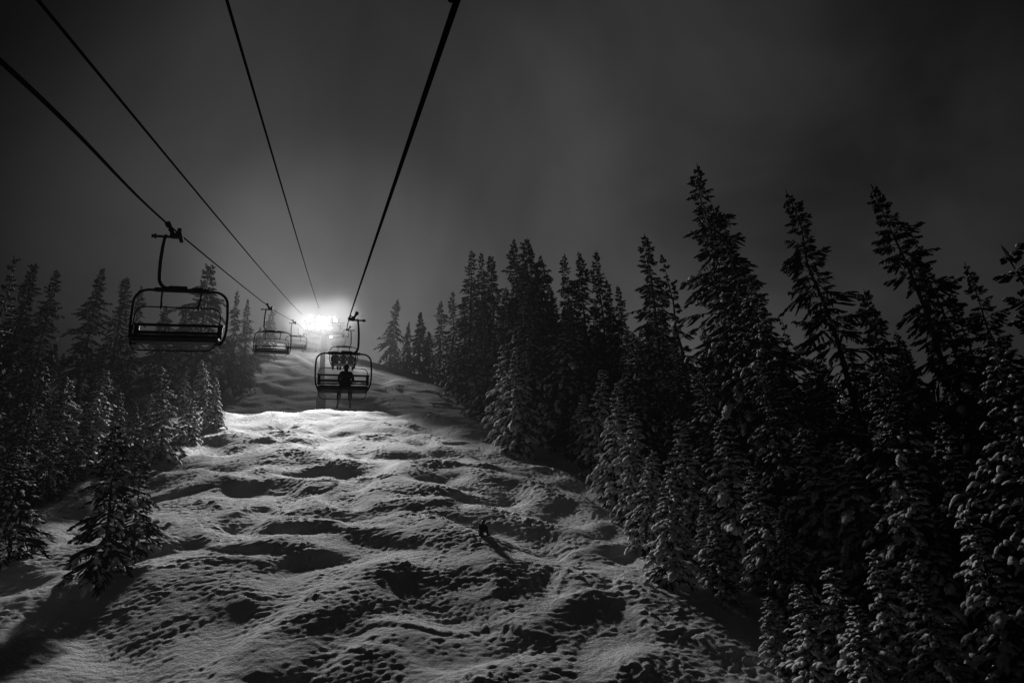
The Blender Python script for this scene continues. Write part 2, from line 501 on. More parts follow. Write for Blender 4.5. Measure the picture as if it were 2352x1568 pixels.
def tree_px(key, u, v, d, label, group, ub=None, vb=None, width=1.0, var=None, cat=None):
    """tip seen at u, v, at depth d; or foot seen at ub, vb on the snow"""
    d = d or 150
    if vb is not None:
        hit = ray_ground(ub, vb)
        if hit: 
            b, d = hit; t = at(u, v, b.dot(fw))
            return plant(key, (b.x, b.y, b.z-.3), t, label, group, width, var, cat)
    t = at(u, v, d)
    x, y = t.x, t.y
    if ub is not None:
        # lean: the foot is off to one side, at the same depth
        k = (ub-u)/F2*d
        x += rt0.x*k; y += rt0.y*k
    b = Vector((x, y, float(base_h(x, y))))
    return plant(key, b, t, label, group, width, var, cat)

GR = 'snowy conifers along the right side of the run'
GL = 'snowy conifers left of the chairlift'
R_TREES = [
 # kind, u, v, d, ub, vb, width, label
 ('B', 914, 686, 0, 893, 838, .8, 'lone tall snowy fir at the far end of the right-hand treeline, nearest the lift tower'),
 ('Y', 940, 738, 0, 932, 846, .8, 'short slim fir just right of the lone tall fir at the far treeline end'),
 ('Y', 966, 716, 0, 962, 852, 1.0, 'pointed fir midway between the lone far fir and the taller wall of trees'),
 ('Y', 903, 790, 0, 908, 846, 1.2, 'small pale snow-crusted fir at the foot of the lone far fir'),
 ('Y', 985, 760, 0, 985, 862, 1.1, 'low snowy fir at the far run edge before the trees rise'),
 ('M', 1012, 690, 0, 1010, 884, 1.0, 'dark snowy hemlock where the right-hand treeline first rises high'),
 ('M', 1040, 668, 0, 1040, 905, 1.0, 'hemlock standing just left of the forest block with twin tips'),
 ('M', 1082, 572, 0, 1078, 918, 1.1, 'tall hemlock forming the left corner of the highest forest block'),
 ('T', 1104, 578, 104, None, None, .8, 'thin-topped hemlock right beside the left corner tree of the forest block'),
 ('M', 1128, 586, 100, None, None, 1.0, 'round-shouldered hemlock between two taller tips of the mid forest'),
 ('M', 1178, 548, 96, None, None, .9, 'sharp-tipped hemlock, left one of the central pair of tips'),
 ('B', 1209, 545, 93, None, None, 1.0, 'broad dark fir, right one of the central pair of tips'),
 ('B', 1240, 585, 92, None, None, .9, 'rounded fir sloping down right of the central pair of tips'),
 ('M', 1262, 655, 88, None, None, 1.0, 'lower hemlock in the dip between the central pair and the next block'),
 ('T', 1296, 580, 86, None, None, .9, 'blunt-topped hemlock opening the second forest block'),
 ('M', 1330, 578, 84, None, None, .9, 'hemlock with flat tip in the middle of the second forest block'),
 ('M', 1368, 576, 82, None, None, .9, 'pointed hemlock closing the second forest block on its right'),
 ('M', 1392, 640, 80, None, None, .9, 'shorter hemlock stepping down right of the second forest block'),
 ('M', 1418, 655, 78, None, None, .8, 'slender far hemlock in the notch left of the lone pointed spruce'),
 ('M', 1110, 690, 90, None, None, 1.1, 'dark hemlock in front of the left corner of the forest block'),
 ('M', 1160, 660, 84, None, None, 1.1, 'dark hemlock under the central pair of tips'),
 ('B', 1215, 640, 78, None, None, 1.0, 'wide dark fir under the central pair of tips'),
 ('Y', 1158, 790, 64, 1152, None, 1.1, 'young snow-laden fir, first of the bright ones at the run edge'),
 ('Y', 1186, 800, 61, 1180, None, 1.0, 'young snow-laden fir squeezed between two larger ones at the run edge'),
 ('Y', 1228, 728, 0, 1212, 990, .9, 'tall narrow snow-laden fir beside the run with its spire lit'),
 ('Y', 1252, 778, 0, 1246, 1000, .8, 'slim snowy fir directly right of the lit narrow spire'),
 ('B', 1303, 705, 0, 1300, 1040, 1.1, 'broad snow-laden fir with drooping white boughs beside the run edge'),
 ('Y', 1384, 846, 0, 1375, 1100, .9, 'narrow snow-scaled fir right of the broad fir with drooping boughs'),
 ('Y', 1340, 905, 0, 1345, 1072, 1.0, 'short rounded fir at the run edge under the broad drooping fir'),
 ('Y', 1456, 948, 0, 1450, 1195, 1.0, 'snow-scaled fir on the run edge above the steepest part of the bank'),
 ('Y', 1500, 1035, 0, 1480, 1250, 1.0, 'snow-laden fir leaning over the bank with a big white pillow low on it'),
 ('Y', 1540, 1070, 0, 1545, 1330, 1.1, 'stout snow-laden fir at the kink of the right run edge'),
 ('M', 1478, 536, 62, 1490, None, 1.0, 'tall pointed spruce standing alone left of the highest tree'),
 ('S', 1521, 583, 60, 1560, None, 1.0, 'bare scraggly thin tree between the pointed spruce and the highest tree'),
 ('T', 1601, 373, 52, 1620, None, 1.0, 'highest tree of the photo, shaggy dark hemlock with club-like tip'),
 ('T', 1636, 470, 50, 1700, None, .95, 'hemlock with bare leaning trunk right against the highest tree'),
 ('B', 1668, 560, 47, 1710, None, 1.0, 'bulky fir filling the right flank of the highest tree'),
 ('B', 1715, 632, 44, 1760, None, .9, 'dark fir on the lower right shoulder of the highest tree'),
 ('S', 1797, 735, 62, 1810, None, 1.0, 'small thin tree in the gap left of the lone leaning hemlock'),
 ('T', 1806, 437, 46, 1905, None, .95, 'lone leaning hemlock with open sky on both sides'),
 ('T', 2003, 422, 42, 2150, None, .95, 'strongly leaning hemlock with one-sided branches, tallest at far right'),
 ('B', 1985, 662, 48, 2020, None, .75, 'shorter bushy fir just left of the strongly leaning hemlock'),
 ('T', 2096, 545, 45, 2190, None, .9, 'dark hemlock leaning just right of the strongly leaning one'),
 ('S', 2177, 650, 46, 2215, None, 1.0, 'spindly bare-topped tree between the leaning pair and the next hemlock'),
 ('T', 2212, 603, 50, 2290, None, .8, 'small-crowned hemlock second from the right picture edge'),
 ('S', 2312, 563, 24, 2440, None, 1.5, 'broken bare-topped tree cut by the right picture edge'),
 ('M', 2345, 690, 32, 2400, None, 1.0, 'dark hemlock at the right picture edge below the broken top'),
 ('M', 1880, 800, 56, 1900, None, .8, 'dark hemlock behind the foot of the lone leaning hemlock'),
 ('M', 2060, 760, 55, 2090, None, .9, 'dark hemlock behind the strongly leaning one'),
 ('M', 1445, 760, 56, None, None, 1.0, 'dim hemlock below the lone pointed spruce'),
 ('M', 1545, 790, 50, 1560, None, 1.0, 'dim hemlock under the bare scraggly tree'),
 ('B', 1610, 850, 44, 1620, None, 1.0, 'wide dim fir in front of the highest tree'),
 ('B', 1745, 830, 40, 1760, None, 1.0, 'wide snowy fir with hanging boughs right of the highest tree'),
 ('Y', 1653, 962, 36, 1660, None, 1.1, 'snow-scaled fir with thin spire in front of the highest tree'),
 ('Y', 1615, 1150, 31, 1618, None, 1.0, 'small spire-shaped fir, left one of two low ones by the bank'),
 ('Y', 1640, 1186, 30, 1640, None, 1.0, 'small snow-dotted fir, right one of two low ones by the bank'),
 ('Y', 1842, 982, 36, 1850, None, 1.0, 'narrow snowy fir in front of the lit gap in the forest'),
 ('Y', 1900, 1015, 35, 1910, None, .9, 'narrow fir directly right of the one before the lit gap'),
 ('Y', 1935, 1015, 34, 1950, None, 1.1, 'stacked-pillow fir below the lone leaning hemlock'),
 ('Y', 2018, 958, 33, 2040, None, 1.2, 'wide-skirted snowy fir below the shorter bushy fir'),
 ('Y', 2062, 1050, 30, 2090, None, 1.1, 'dim fir crowded behind the drooping-bough tree at lower right'),
 ('B', 2150, 962, 29, 2180, None, .75, 'fir with long hanging boughs at lower right'),
 ('Y', 2213, 1165, 23, 2270, None, 1.0, 'near snow-clumped fir in the lower right corner region'),
 ('B', 1787, 1172, 28, 1800, None, .8, 'broad low fir at the bottom edge of the right-hand forest'),
 ('Y', 2000, 1262, 24, 2030, None, 1.0, 'thin dim fir near the bottom of the right-hand forest'),
 ('Y', 1762, 1372, 24, 1775, None, 1.2, 'lowest dark fir where the snow bank meets the bottom right forest'),
 ('Y', 1830, 1340, 22.5, 1845, None, 1.2, 'dark fir at the bottom edge just right of the lowest one'),
 ('Y', 1905, 1300, 22, 1925, None, 1.2, 'dark fir at the bottom edge between two thinner dim firs'),
 ('Y', 1960, 1390, 20, 1985, None, 1.1, 'short near fir at the bottom edge under the thin dim fir'),
 ('Y', 2090, 1290, 21, 2130, None, 1.1, 'dark near fir at the bottom edge left of the snow-clumped corner fir'),
 ('Y', 1725, 1080, 32, 1735, None, 1.0, 'dim fir between the two low firs and the broad low one'),
 ('Y', 2300, 940, 30, 2340, None, 1.2, 'snow-clumped fir beside the right picture edge'),
 ('Y', 1560, 960, 41, 1565, None, 1.0, 'dim spire behind the stout fir at the run edge kink'),
 ('Y', 1420, 880, 0, 1415, 1150, .9, 'snow-scaled fir between the narrow fir and the run edge bank'),
]
L_TREES = [
 ('S', 36, 588, 52, 20, None, 1.0, 'bare broken tree at the left picture edge'),
 ('M', 78, 602, 66, 60, None, 1.1, 'dark hemlock right of the bare broken tree at the left edge'),
 ('M', 130, 617, 64, 115, None, .9, 'dark narrow hemlock with crooked tip at far left'),
 ('M', 236, 612, 82, 218, None, .95, 'straight dark hemlock standing clear on its left of the empty chair'),
 ('M', 292, 637, 86, 280, None, .95, 'dark hemlock whose top stands just left of the empty chair frame'),
 ('M', 325, 655, 90, 316, None, .7, 'narrow hemlock seen through the left side of the empty chair frame'),
 ('B', 484, 607, 96, 470, None, 1.15, 'broad fir rising behind the right half of the near empty chair'),
 ('M', 546, 665, 102, 545, None, .7, 'thin far spruce right of the near empty chair'),
 ('M', 571, 685, 100, 571, None, .7, 'slim far spruce with thin tip between two empty chairs'),
 ('Y', 385, 700, 100, 380, None, 1.0, 'faint far fir framed by the near empty chair'),
 ('Y', 425, 715, 104, 425, None, 1.0, 'faint low fir framed by the near empty chair beside the broad fir'),
 ('B', 628, 708, 118, 614, None, .85, 'thick snowy fir right behind the second empty chair'),
 ('M', 598, 750, 110, 590, None, .9, 'dark fir just left of the thick one behind the second chair'),
 ('M', 565, 790, 104, 560, None, .9, 'dim fir below the slim far spruce at the run edge'),
 ('M', 535, 800, 98, 530, None, .9, 'dim fir nearest the bright young firs on the left run edge'),
 ('Y', 462, 828, 0, 478, 978, .9, 'brightly lit young fir, tallest of the bright cluster at left run edge'),
 ('Y', 497, 866, 0, 494, 978, .8, 'brightly lit narrow young fir, rightmost of the left bright cluster'),
 ('Y', 442, 896, 0, 432, 1008, 1.0, 'brightly lit low fir at the front of the left bright cluster'),
 ('Y', 428, 842, 70, None, None, .7, 'thin fir behind the left bright cluster'),
 ('Y', 372, 842, 0, 372, 1052, 1.05, 'side-lit snow-laden fir left of the bright cluster'),
 ('Y', 348, 905, 52, None, None, .9, 'dim fir touching the side-lit fir on its left'),
 ('Y', 240, 848, 54, 235, None, 1.1, 'wide dark snowy fir on the left bank in front of the shadowed clearing'),
 ('Y', 278, 900, 50, 276, None, .8, 'slim fir right of the wide dark fir on the left bank'),
 ('Y', 313, 925, 50, 313, None, .8, 'small pointed fir between the slim fir and the side-lit fir'),
 ('Y', 158, 868, 46, 150, None, 1.2, 'bushy snowy fir with bent top on the left bank'),
 ('D', 100, 830, 50, 90, None, 1.1, 'dark fir left of the bushy bent-topped one'),
 ('D', 205, 925, 48, 200, None, .9, 'dark fir between bushy bent-topped and wide dark firs'),
 ('D', 80, 960, 40, 60, None, 1.0, 'dark fir low on the left bank near the picture edge'),
 ('D', 270, 972, 0, 238, 1312, 1.05, 'tall dark fir out on the lower left snow casting a long shadow'),
 ('D', 326, 1042, 0, 308, 1252, 1.0, 'shorter dark fir hugging the right of the one casting the long shadow'),
 ('D', 35, 1020, 0, 25, 1275, 1.1, 'snowy fir beside the left picture edge above the lower shadow'),
 ('D', 120, 985, 0, 115, 1140, 1.1, 'bulky dark fir between the left edge fir and the shadow-casting one'),
 ('D', 180, 1000, 0, 172, 1100, 1.0, 'low dark fir behind the shadow-casting fir on the left bank'),
 ('B', -40, 640, 26, -60, None, .7, 'near fir whose snowy bough tips enter at the left picture edge'),
]
for lst, grp in ((R_TREES, GR), (L_TREES, GL)):
    for k, (key, u, v, d, ub, vb, wd, lab) in enumerate(lst):
        tree_px(key, u, v, d, lab, grp, ub, vb, wd, var=k)

# the unremarkable trees that fill the forest behind and between
def project(p):
    d = p.dot(fw); return W2/2+F2*p.dot(rt)/d, H2/2-F2*p.dot(up)/d, d
sky_u = [860, 890, 930, 990, 1030, 1080, 1130, 1180, 1250, 1300, 1400, 1440, 1480, 1540, 1600, 1700, 1760, 1800, 1900, 1990, 2060, 2150, 2260, 2352, 2600]
sky_v = [900, 840, 800, 780, 740, 660, 650, 640, 680, 660, 700, 740, 700, 740, 700, 760, 830, 850, 860, 820, 760, 800, 800, 760, 760]
lsk_u = [-300, 0, 60, 130, 180, 210, 260, 330, 400, 480, 560, 640]
lsk_v = [700, 740, 720, 730, 830, 800, 790, 790, 800, 760, 790, 800]
fr = random.Random(99); placed = []
def filler(n, xr, yr, su, sv, umin, umax, lab, grp, keys, side):
    c = 0; tries = 0
    while c < n and tries < n*60:
        tries += 1
        x = fr.uniform(*xr); y = fr.uniform(*yr)
        if any((x-a)**2+(y-b)**2 < 5.5 for a, b in placed): continue
        if side > 0:
            edge = 20.5+.0*y if y < 70 else 20.5+(y-70)*.02
            if x < edge+1.5: continue
        z = float(base_h(x, y)); key = fr.choice(keys)
        h = {'Y': fr.uniform(5, 10), 'B': fr.uniform(11, 19), 'M': fr.uniform(14, 24)}[key]
        b = Vector((x, y, z)); t = Vector((x, y, z+h))
        if b.dot(fw) < 8: continue
        u, v, d = project(t)
        if not (umin < u < umax): continue
        lim = np.interp(u, su, sv)+fr.uniform(0, 60)
        if v < lim:
            t2 = at(u, lim, d); h = t2.z-z
            if h < 3: continue
            key = 'Y' if h < 10 else ('B' if h < 15 else 'M'); t = Vector((x, y, z+h))
        if key == 'M' and h < 11: key = 'B'
        placed.append((x, y)); c += 1
        kn = {'Y': 'small fir', 'B': 'broad fir', 'M': 'tall hemlock'}[key]
        if side > 0:
            where = ('behind the far pointed firs' if u < 1040 else 'under the central pair of treetops' if u < 1270 else 'under the second forest block' if u < 1440
                     else 'around the highest tree' if u < 1750 else 'around the lone leaning hemlock' if u < 1960 else 'around the strongly leaning hemlock' if u < 2230 else 'by the right picture edge')
            lab2 = 'dim snowy %s packed in the dark forest %s' % (kn, where)
        else: lab2 = lab.replace('conifer', kn)
        plant(key, b, t, lab2, grp, fr.uniform(.85, 1.15))
    print('fillers', lab, c, tries)
filler(125, (20, 95), (14, 150), sky_u, sky_v, 870, 2700, 'dim snowy conifer packed inside the dark right-hand forest', 'conifers filling the right-hand forest', ['M', 'M', 'B', 'Y'], 1)
filler(24, (-80, -36), (98, 150), lsk_u, lsk_v, -250, 620, 'dim conifer in the hazy forest left of the lift', 'conifers filling the left-hand forest', ['M', 'B'], -1)
filler(8, (-48, -24), (46, 64), [-300, 100, 330, 500], [900, 900, 930, 900], -250, 330, 'dark snowy fir crowded on the shaded left bank', 'firs on the shaded left bank', ['Y'], -1)

# ------------------------------------------------------------------ lift line
towerP = at(736, 945, 84.5); TX0, TY0 = towerP.x, 84.0
arm_z = 28.6
XL, XR = TX0-2.45, TX0+2.35
T2X, T2Y = TX0+.9, 134.0
arm2_z = 47.2
def smooth_curve(pts, n=60):
    pts = [Vector(p) for p in pts]; ys = [p.y for p in pts]
    res = []
    # Catmull-Rom through the points
    P = [pts[0]*2-pts[1]]+pts+[pts[-1]*2-pts[-2]]
    for i in range(1, len(P)-2):
        for k in range(n//(len(P)-3)):
            t = k/(n//(len(P)-3)); a, b, c, d = P[i-1:i+3]
            res.append(.5*((2*b)+(c-a)*t+(2*a-5*b+4*c-d)*t*t+(3*b-a-3*c+d)*t**3))
    res.append(pts[-1]); return res
def rope_along(y, curve):
    for a, b in zip(curve, curve[1:]):
        if a.y <= y <= b.y:
            return a.lerp(b, (y-a.y)/(b.y-a.y))
    return curve[-1]
Rpts = [(.55, -40, -9.0), (.62, 0, 2.15), at(1050, 0, 4.4), at(802, 731, 28.7), at(796, 756, 56), (XR, TY0-1.6, arm_z-.25), (XR, TY0+1.6, arm_z+.35), (XR+.5, 108, 36.6), (T2X+2.3, T2Y, arm2_z), (T2X+2.5, 175, 56), (T2X+3, 215, 62)]
Lpts = [(-2.7, -40, -9.5), (-2.72, 0, 2.1), at(0, 140, 5.05), at(415, 540, 18.0), at(625, 709, 44), at(679, 741, 74.5), (XL, TY0-1.6, arm_z-.25), (XL, TY0+1.6, arm_z+.35), (XL+.45, 108, 36.6), (T2X-2.3, T2Y, arm2_z), (T2X-2.4, 175, 56), (T2X-2.5, 215, 62)]
Rc, Lc = smooth_curve(Rpts, 220), smooth_curve(Lpts, 240)
MB().tube(Rc, .024, 8).build('haul_rope', M_rope)
o = bpy.data.objects['haul_rope']; tag(o, 'thick steel haul rope running overhead to the chair with the lone rider', 'rope', 'ropes and cables of the chairlift')
o = MB().tube(Lc, .022, 8).build('haul_rope', M_rope)
tag(o, 'steel haul rope carrying the empty chairs down, leftmost of the lines', 'rope', 'ropes and cables of the chairlift')
Bt = at(694, 722, 83.2); Ct = at(733, 708, 83.6)
def line(a, b, sag, n=40):
    a, b = Vector(a), Vector(b); return [a.lerp(b, i/n)-Vector((0, 0, sag*4*(i/n)*(1-i/n))) for i in range(n+1)]
B0 = at(130, 0, 8); C0 = at(535, 0, 8)
o = MB().tube(line(B0-(Bt-B0)*.35, Bt, .35), .021, 6).build('signal_cable', M_rope)
tag(o, 'thin cable second from the left, ending at the left tower frame', 'cable', 'ropes and cables of the chairlift')
o = MB().tube(line(C0-(Ct-C0)*.35, Ct, .3), .021, 6).build('signal_cable', M_rope)
tag(o, 'thin cable third from the left, ending above the floodlights', 'cable', 'ropes and cables of the chairlift')

# ------------------------------------------------------------------ towers
def tower(x, y, az, label, s=1.0, lamps=True, pad=True):
    zg = float(base_h(x, y))
    root = empty('lift_tower', (x, y, zg), label, 'lift tower', 'towers of the chairlift')
    h = az-zg
    slope = .30
    mb = MB(); mb.tube([(0, 0, -1.5), (0, 0, h*.5), (0, 0, h+.15)], [.34*s, .31*s, .28*s], 20)
    for zz in (h*.33, h*.66): mb.tube([(0, 0, zz-.04), (0, 0, zz+.04)], .33*s, 20)
    mb.build('pole', M_galv, root, True)
    # crossarm: tapered box beam with gusset
    mb = MB(); mb.box((0, 0, h), (4.6, .34, .36), bevel=.03); mb.box((0, 0, h-.26), (1.5, .30, .2), bevel=.03)
    mb.box((0, -.21, h), (1.0, .05, .6), bevel=.01)
    mb.build('crossarm', M_galv, root)
    R = Matrix.Rotation(math.atan(slope), 3, 'X')
    for sx in (-1, 1):
        X = sx*2.40
        mb = MB()
        mb.box((X-sx*.16, 0, h-.28), (.06, 3.6, .16), R, .02)
        mb.box((X-sx*.16, 0, h-.02), (.10, .5, .5), R, .02)
        sh = mb.build('sheave_beam', M_metal, root)
        for k in range(6):
            p = R @ Vector((0, -1.5+k*.6, 0)); c = Vector((X, p.y, h-.33+p.z))
            w = MB(); w.tube([c-Vector((.05, 0, 0)), c+Vector((.05, 0, 0))], .2, 16)
            w.tube([c-Vector((.07, 0, 0)), c-Vector((.045, 0, 0))], .225, 16); w.tube([c+Vector((.045, 0, 0)), c+Vector((.07, 0, 0))], .225, 16)
            w.build('sheave', M_metal, root)
        # lifting frame and catwalk
        mb = MB()
        for yy in (-.5, .5):
            mb.tube([(X-sx*.5, yy, h+.1), (X-sx*.35, yy, h+1.15)], .045, 8)
            mb.tube([(X+sx*.1, yy, h+1.3), (X-sx*.35, yy, h+1.15), (X-sx*.8, yy, h+1.3)], .05, 8)
        mb.tube([(X-sx*.35, -.5, h+1.15), (X-sx*.35, .5, h+1.15)], .05, 8)
        mb.build('lifting_frame', M_galv, root)
        mb = MB()
        mb.box((X+sx*.42, 0, h-.5), (.42, 3.8, .04), R)
        for k in range(5):
            p = R @ Vector((0, -1.9+k*.95, 0))
            mb.tube([(X+sx*.62, p.y, h-.5+p.z), (X+sx*.62, p.y, h+.45+p.z)], .02, 6)
        for dz in (.0, .45):
            a = R @ Vector((0, -1.9, 0)); b = R @ Vector((0, 1.9, 0))
            mb.tube([(X+sx*.62, a.y, h+a.z+dz), (X+sx*.62, b.y, h+b.z+dz)], .02, 6)
        mb.build('catwalk', M_galv, root)
    # ladder
    mb = MB()
    for sx in (-.2, .2): mb.tube([(sx, -.42*s, 1.5), (sx, -.42*s, h-.3)], .022, 6)
    for k in range(int((h-2)/.32)): mb.tube([(-.2, -.42*s, 1.7+k*.32), (.2, -.42*s, 1.7+k*.32)], .014, 5)
    mb.build('ladder', M_galv, root)
    if pad:
        mb = MB(); n = 16
        for k in range(n):
            a = 2*math.pi*k/n
            c = (.46*s*math.cos(a), .46*s*math.sin(a), 1.35)
            mb.box(c, (.16, .20, 2.7), Matrix.Rotation(a, 3, 'Z'), .05)
        mb.tube([(0, 0, .7), (0, 0, .76)], .575*s, 24); mb.tube([(0, 0, 1.9), (0, 0, 1.96)], .575*s, 24)
        mb.build('padding', M_foam, root)
    # lamp bar on top of the crossarm
    mb = MB(); mb.tube([(-1.9, 0, h+1.35), (1.5, 0, h+1.35)], .05, 8)
    for sx in (-1.1, 1.0): mb.tube([(sx, 0, h+.15), (sx, 0, h+1.35)], .045, 8)
    mb.build('lamp_bar', M_galv, root)
    for k, (sx, pan, tilt, big) in enumerate(((-1.7, 18, 14, 1), (-.75, 5, 16, 1), (.35, -8, 16, 1), (1.3, -25, 12, 1), (.85, -10, 30, .6))):
        zc = h+1.6 if big == 1 else h-.55
        Rl = Matrix.Rotation(rad(-pan), 3, 'Z') @ Matrix.Rotation(rad(tilt), 3, 'X')
        mb = MB(); c = Vector((sx, -.12 if abs(pan) < 90 else .2, zc))
        mb.box(c, (.52*big, .22, .44*big), Rl, .04)
        for q in range(5): mb.box(c+Rl @ Vector((-.2*big+q*.1*big, .14, 0)), (.02, .08, .36*big), Rl)
        mb.tube([c+Rl @ Vector((-.28*big, 0, 0)), c+Vector((-.28*big, 0, -.24)), c+Vector((.28*big, 0, -.24)), c+Rl @ Vector((.28*big, 0, 0))], .02, 6)
        hd = mb.build('floodlight', M_metal, root)
        ln = MB(); ln.box(c+Rl @ Vector((0, -.122, 0)), (.44*big, .02, .36*big), Rl, .004)
        lo = ln.build('lens', M_lens, hd)
    return root

def spot(x, y, z, target, power, size, blend, r=.15, name='floodlight_beam'):
    ld = bpy.data.lights.new(name, 'SPOT'); ld.energy = power; ld.spot_size = rad(size); ld.spot_blend = blend
    ld.shadow_soft_size = r; ld.color = (1, 1, 1)
    o = bpy.data.objects.new(name, ld); COL.objects.link(o)
    o.location = (x, y, z); d = Vector(target)-Vector((x, y, z))
    o.rotation_euler = d.to_track_quat('-Z', 'Y').to_euler()
    return o

T1 = tower(TX0, TY0, arm_z, 'near galvanised lift tower with padded foot and blazing floodlights on its crossarm')
T2 = tower(T2X, T2Y, arm2_z, 'second lift tower farther uphill, pole right of the near one behind the glare', pad=False)
lz = arm_z+1.8
spot(TX0-1.6, TY0-.5, lz, (TX0-8, TY0-40, lz-12), 52000, 66, .5, .9)
spot(TX0+1.2, TY0-.5, lz, (TX0+5, TY0-40, lz-11.5), 42000, 60, .5, .9)
spot(TX0-.4, TY0-.5, lz, (TX0-2.5, TY0-14, lz-13.5), 58000, 72, 1.0, .7)
spot(TX0-.2, TY0-.5, lz, (TX0-6, TY0-40, lz-8), 1800, 145, .6, .5)
spot(T2X, T2Y-.5, arm2_z+1.5, (T2X+4, T2Y-40, arm2_z-9), 21000, 95, .6, .4)
spot(T2X-1.2, T2Y-.5, arm2_z+1.5, (T2X-36, T2Y-40, arm2_z-22), 9000, 64, .7, .4)
# a lamp of the next run, glimpsed through the forest
gp = at(1886, 936, 74)
zg = float(base_h(gp.x, gp.y))
root = empty('lamp_post', (gp.x, gp.y, zg), 'floodlight post of the next run, glinting through gaps in the right-hand forest', 'lamp post')
hh = max(3.0, gp.z-zg)
MB().tube([(0, 0, -.5), (0, 0, hh+.3)], [.12, .09], 10).build('pole', M_galv, root, True)
hd = MB().box((0, -.2, hh), (.5, .25, .4), bevel=.04).build('floodlight', M_metal, root)
MB().box((0, -.34, hh), (.42, .02, .32), bevel=.004).build('lens', M_lens, hd)
spot(gp.x, gp.y-.5, gp.z, (gp.x-6, gp.y-30, gp.z-9), 2500, 160, .5, .15)

# ------------------------------------------------------------------ chairs
def make_chair():
    """grip at the origin on the rope, chair faces +y, outboard is +x"""
    root = empty('lift_chair', (0, 0, 0), 'x', 'lift chair', 'chairs of the chairlift')
    # grip: clamp on the rope, lever arms and the guide pin
    mb = MB()
    mb.box((0, 0, -.01), (.10, .46, .13), Matrix.Rotation(rad(17), 3, 'X'), .02)
    mb.box((.12, 0, -.03), (.26, .16, .12), bevel=.02)
    mb.box((.22, .05, .10), (.09, .13, .42), Matrix.Rotation(rad(28), 3, 'Y'), .02)
    mb.box((.31, .05, .26), (.14, .16, .12), Matrix.Rotation(rad(28), 3, 'Y'), .02)
    mb.tube([(.06, -.05, .10), (.2, -.05, .02), (.3, -.05, .17)], .03, 8)
    mb.tube([(.20, 0, -.07), (.64, 0, -.07)], .035, 10); mb.tube([(.56, 0, -.07), (.62, 0, -.07)], .065, 12)
    mb.tube([(.64, 0, -.07), (.68, 0, -.07)], .05, 12)
    mb.build('grip', M_metal, root)
    # hanger: down outboard of the rope, curved in under it to the bail
    pts = [(.34, 0, -.02), (.37, 0, -.12), (.395, 0, -.35), (.415, 0, -.75), (.41, 0, -1.14)]
    pts += [(.405-.22+.22*math.cos(rad(a)), 0, -1.22-.30*math.sin(rad(a))) for a in (15, 30, 45, 60, 75, 90)]
    pts += [(.05, 0, -1.525)]
    MB().tube(pts, [.04, .04, .042, .044, .044]+[.044]*7, 10).build('hanger', M_metal, root, True)
    cx = -.16; w = 1.10; zt = -1.57; zb = -2.60; r = .34
    # bail: big rounded loop
    def side(sx):
        c = []
        c += [(cx+sx*(w-r+r*math.sin(rad(a))), -.02, zt-r+r*math.cos(rad(a))) for a in range(0, 91, 15)]
        c += [(cx+sx*(w+.015), -.03, -2.25), (cx+sx*(w+.01), -.02, -2.6), (cx+sx*(w-.02), .02, -2.86)]
        c += [(cx+sx*(w-.10), .10, -3.04), (cx+sx*(w-.2), .22, -3.08)]
        return c
    l = side(-1)[::-1]; rg = side(1)
    MB().tube(l+rg, .034, 10).build('bail', M_metal, root, True)
    mb = MB(); mb.box((cx, -.02, zt+.01), (1.32, .11, .10), bevel=.02); mb.box((cx+.1, -.02, zt+.06), (.46, .15, .10), bevel=.02)
    mb.box((cx-.36, -.02, zt+.05), (.3, .12, .07), bevel=.02)
    mb.build('bail_mount', M_metal, root)
    # backrest: rail, slats, uprights
    mb = MB(); mb.tube([(cx-w+.06, -.06, -2.49), (cx+w-.06, -.06, -2.49)], .032, 8)
    mb.box((cx, -.05, -2.50), (2.0, .05, .07), bevel=.015)
    mb.box((cx, .0, -2.72), (1.96, .05, .085), bevel=.015)
    mb.box((cx, .03, -2.84), (1.94, .04, .05), bevel=.012)
    for sx in (-1, 1):
        mb.box((cx+sx*(w-.14), -.02, -2.69), (.12, .05, .42), bevel=.015)
    mb.build('backrest', M_pad, root)
    # seat: padded pan
    mb = MB(); R = Matrix.Rotation(rad(-7), 3, 'X')
    mb.box((cx, .30, -2.99), (2.02, .56, .14), R, .05)
    mb.box((cx, .30, -3.07), (1.94, .44, .03), R, .01)
    mb.build('seat', M_pad, root)
    # restraint bar with footrest, lowered
    mb = MB()
    for sx in (-1, 1):
        a = [(cx+sx*.46, .0, zt-.02), (cx+sx*.455, .05, zt-.25), (cx+sx*.43, .12, zt-.46), (cx+sx*.40, .2, zt-.55)]
        mb = MB(); mb.tube(a, [.022, .022, .028, .02], 8)
        mb.box((cx+sx*.43, .12, zt-.52), (.05, .05, .10), None, .015)
        mb.build('hanger_rod', M_metal, root, True)
    mb = MB(); q = .22; ww = w-.12; z1 = -2.12; z2 = -3.3
    lp = []
    for sx, order in ((-1, 1), (1, -1)):
        cnr = [(cx+sx*(ww-q+q*math.sin(rad(a))), .22, z1-q+q*math.cos(rad(a))) for a in range(0, 91, 18)]
        dn = [(cx+sx*ww, .30, -2.6), (cx+sx*(ww-.01), .42, -2.95), (cx+sx*(ww-.02), .50, -3.16)]
        bt = [(cx+sx*(ww-.05-q+q*math.cos(rad(a))), .55, -3.18-q*.8*math.sin(rad(a))) for a in range(0, 91, 18)]
        c = cnr+dn+bt
        lp.append(c)
    loop = lp[0][::-1]+lp[1]+[lp[0][-1]]
    mb.tube(loop, .017, 7)
    mb.build('restraint_bar', M_metal, root, True)
    return root

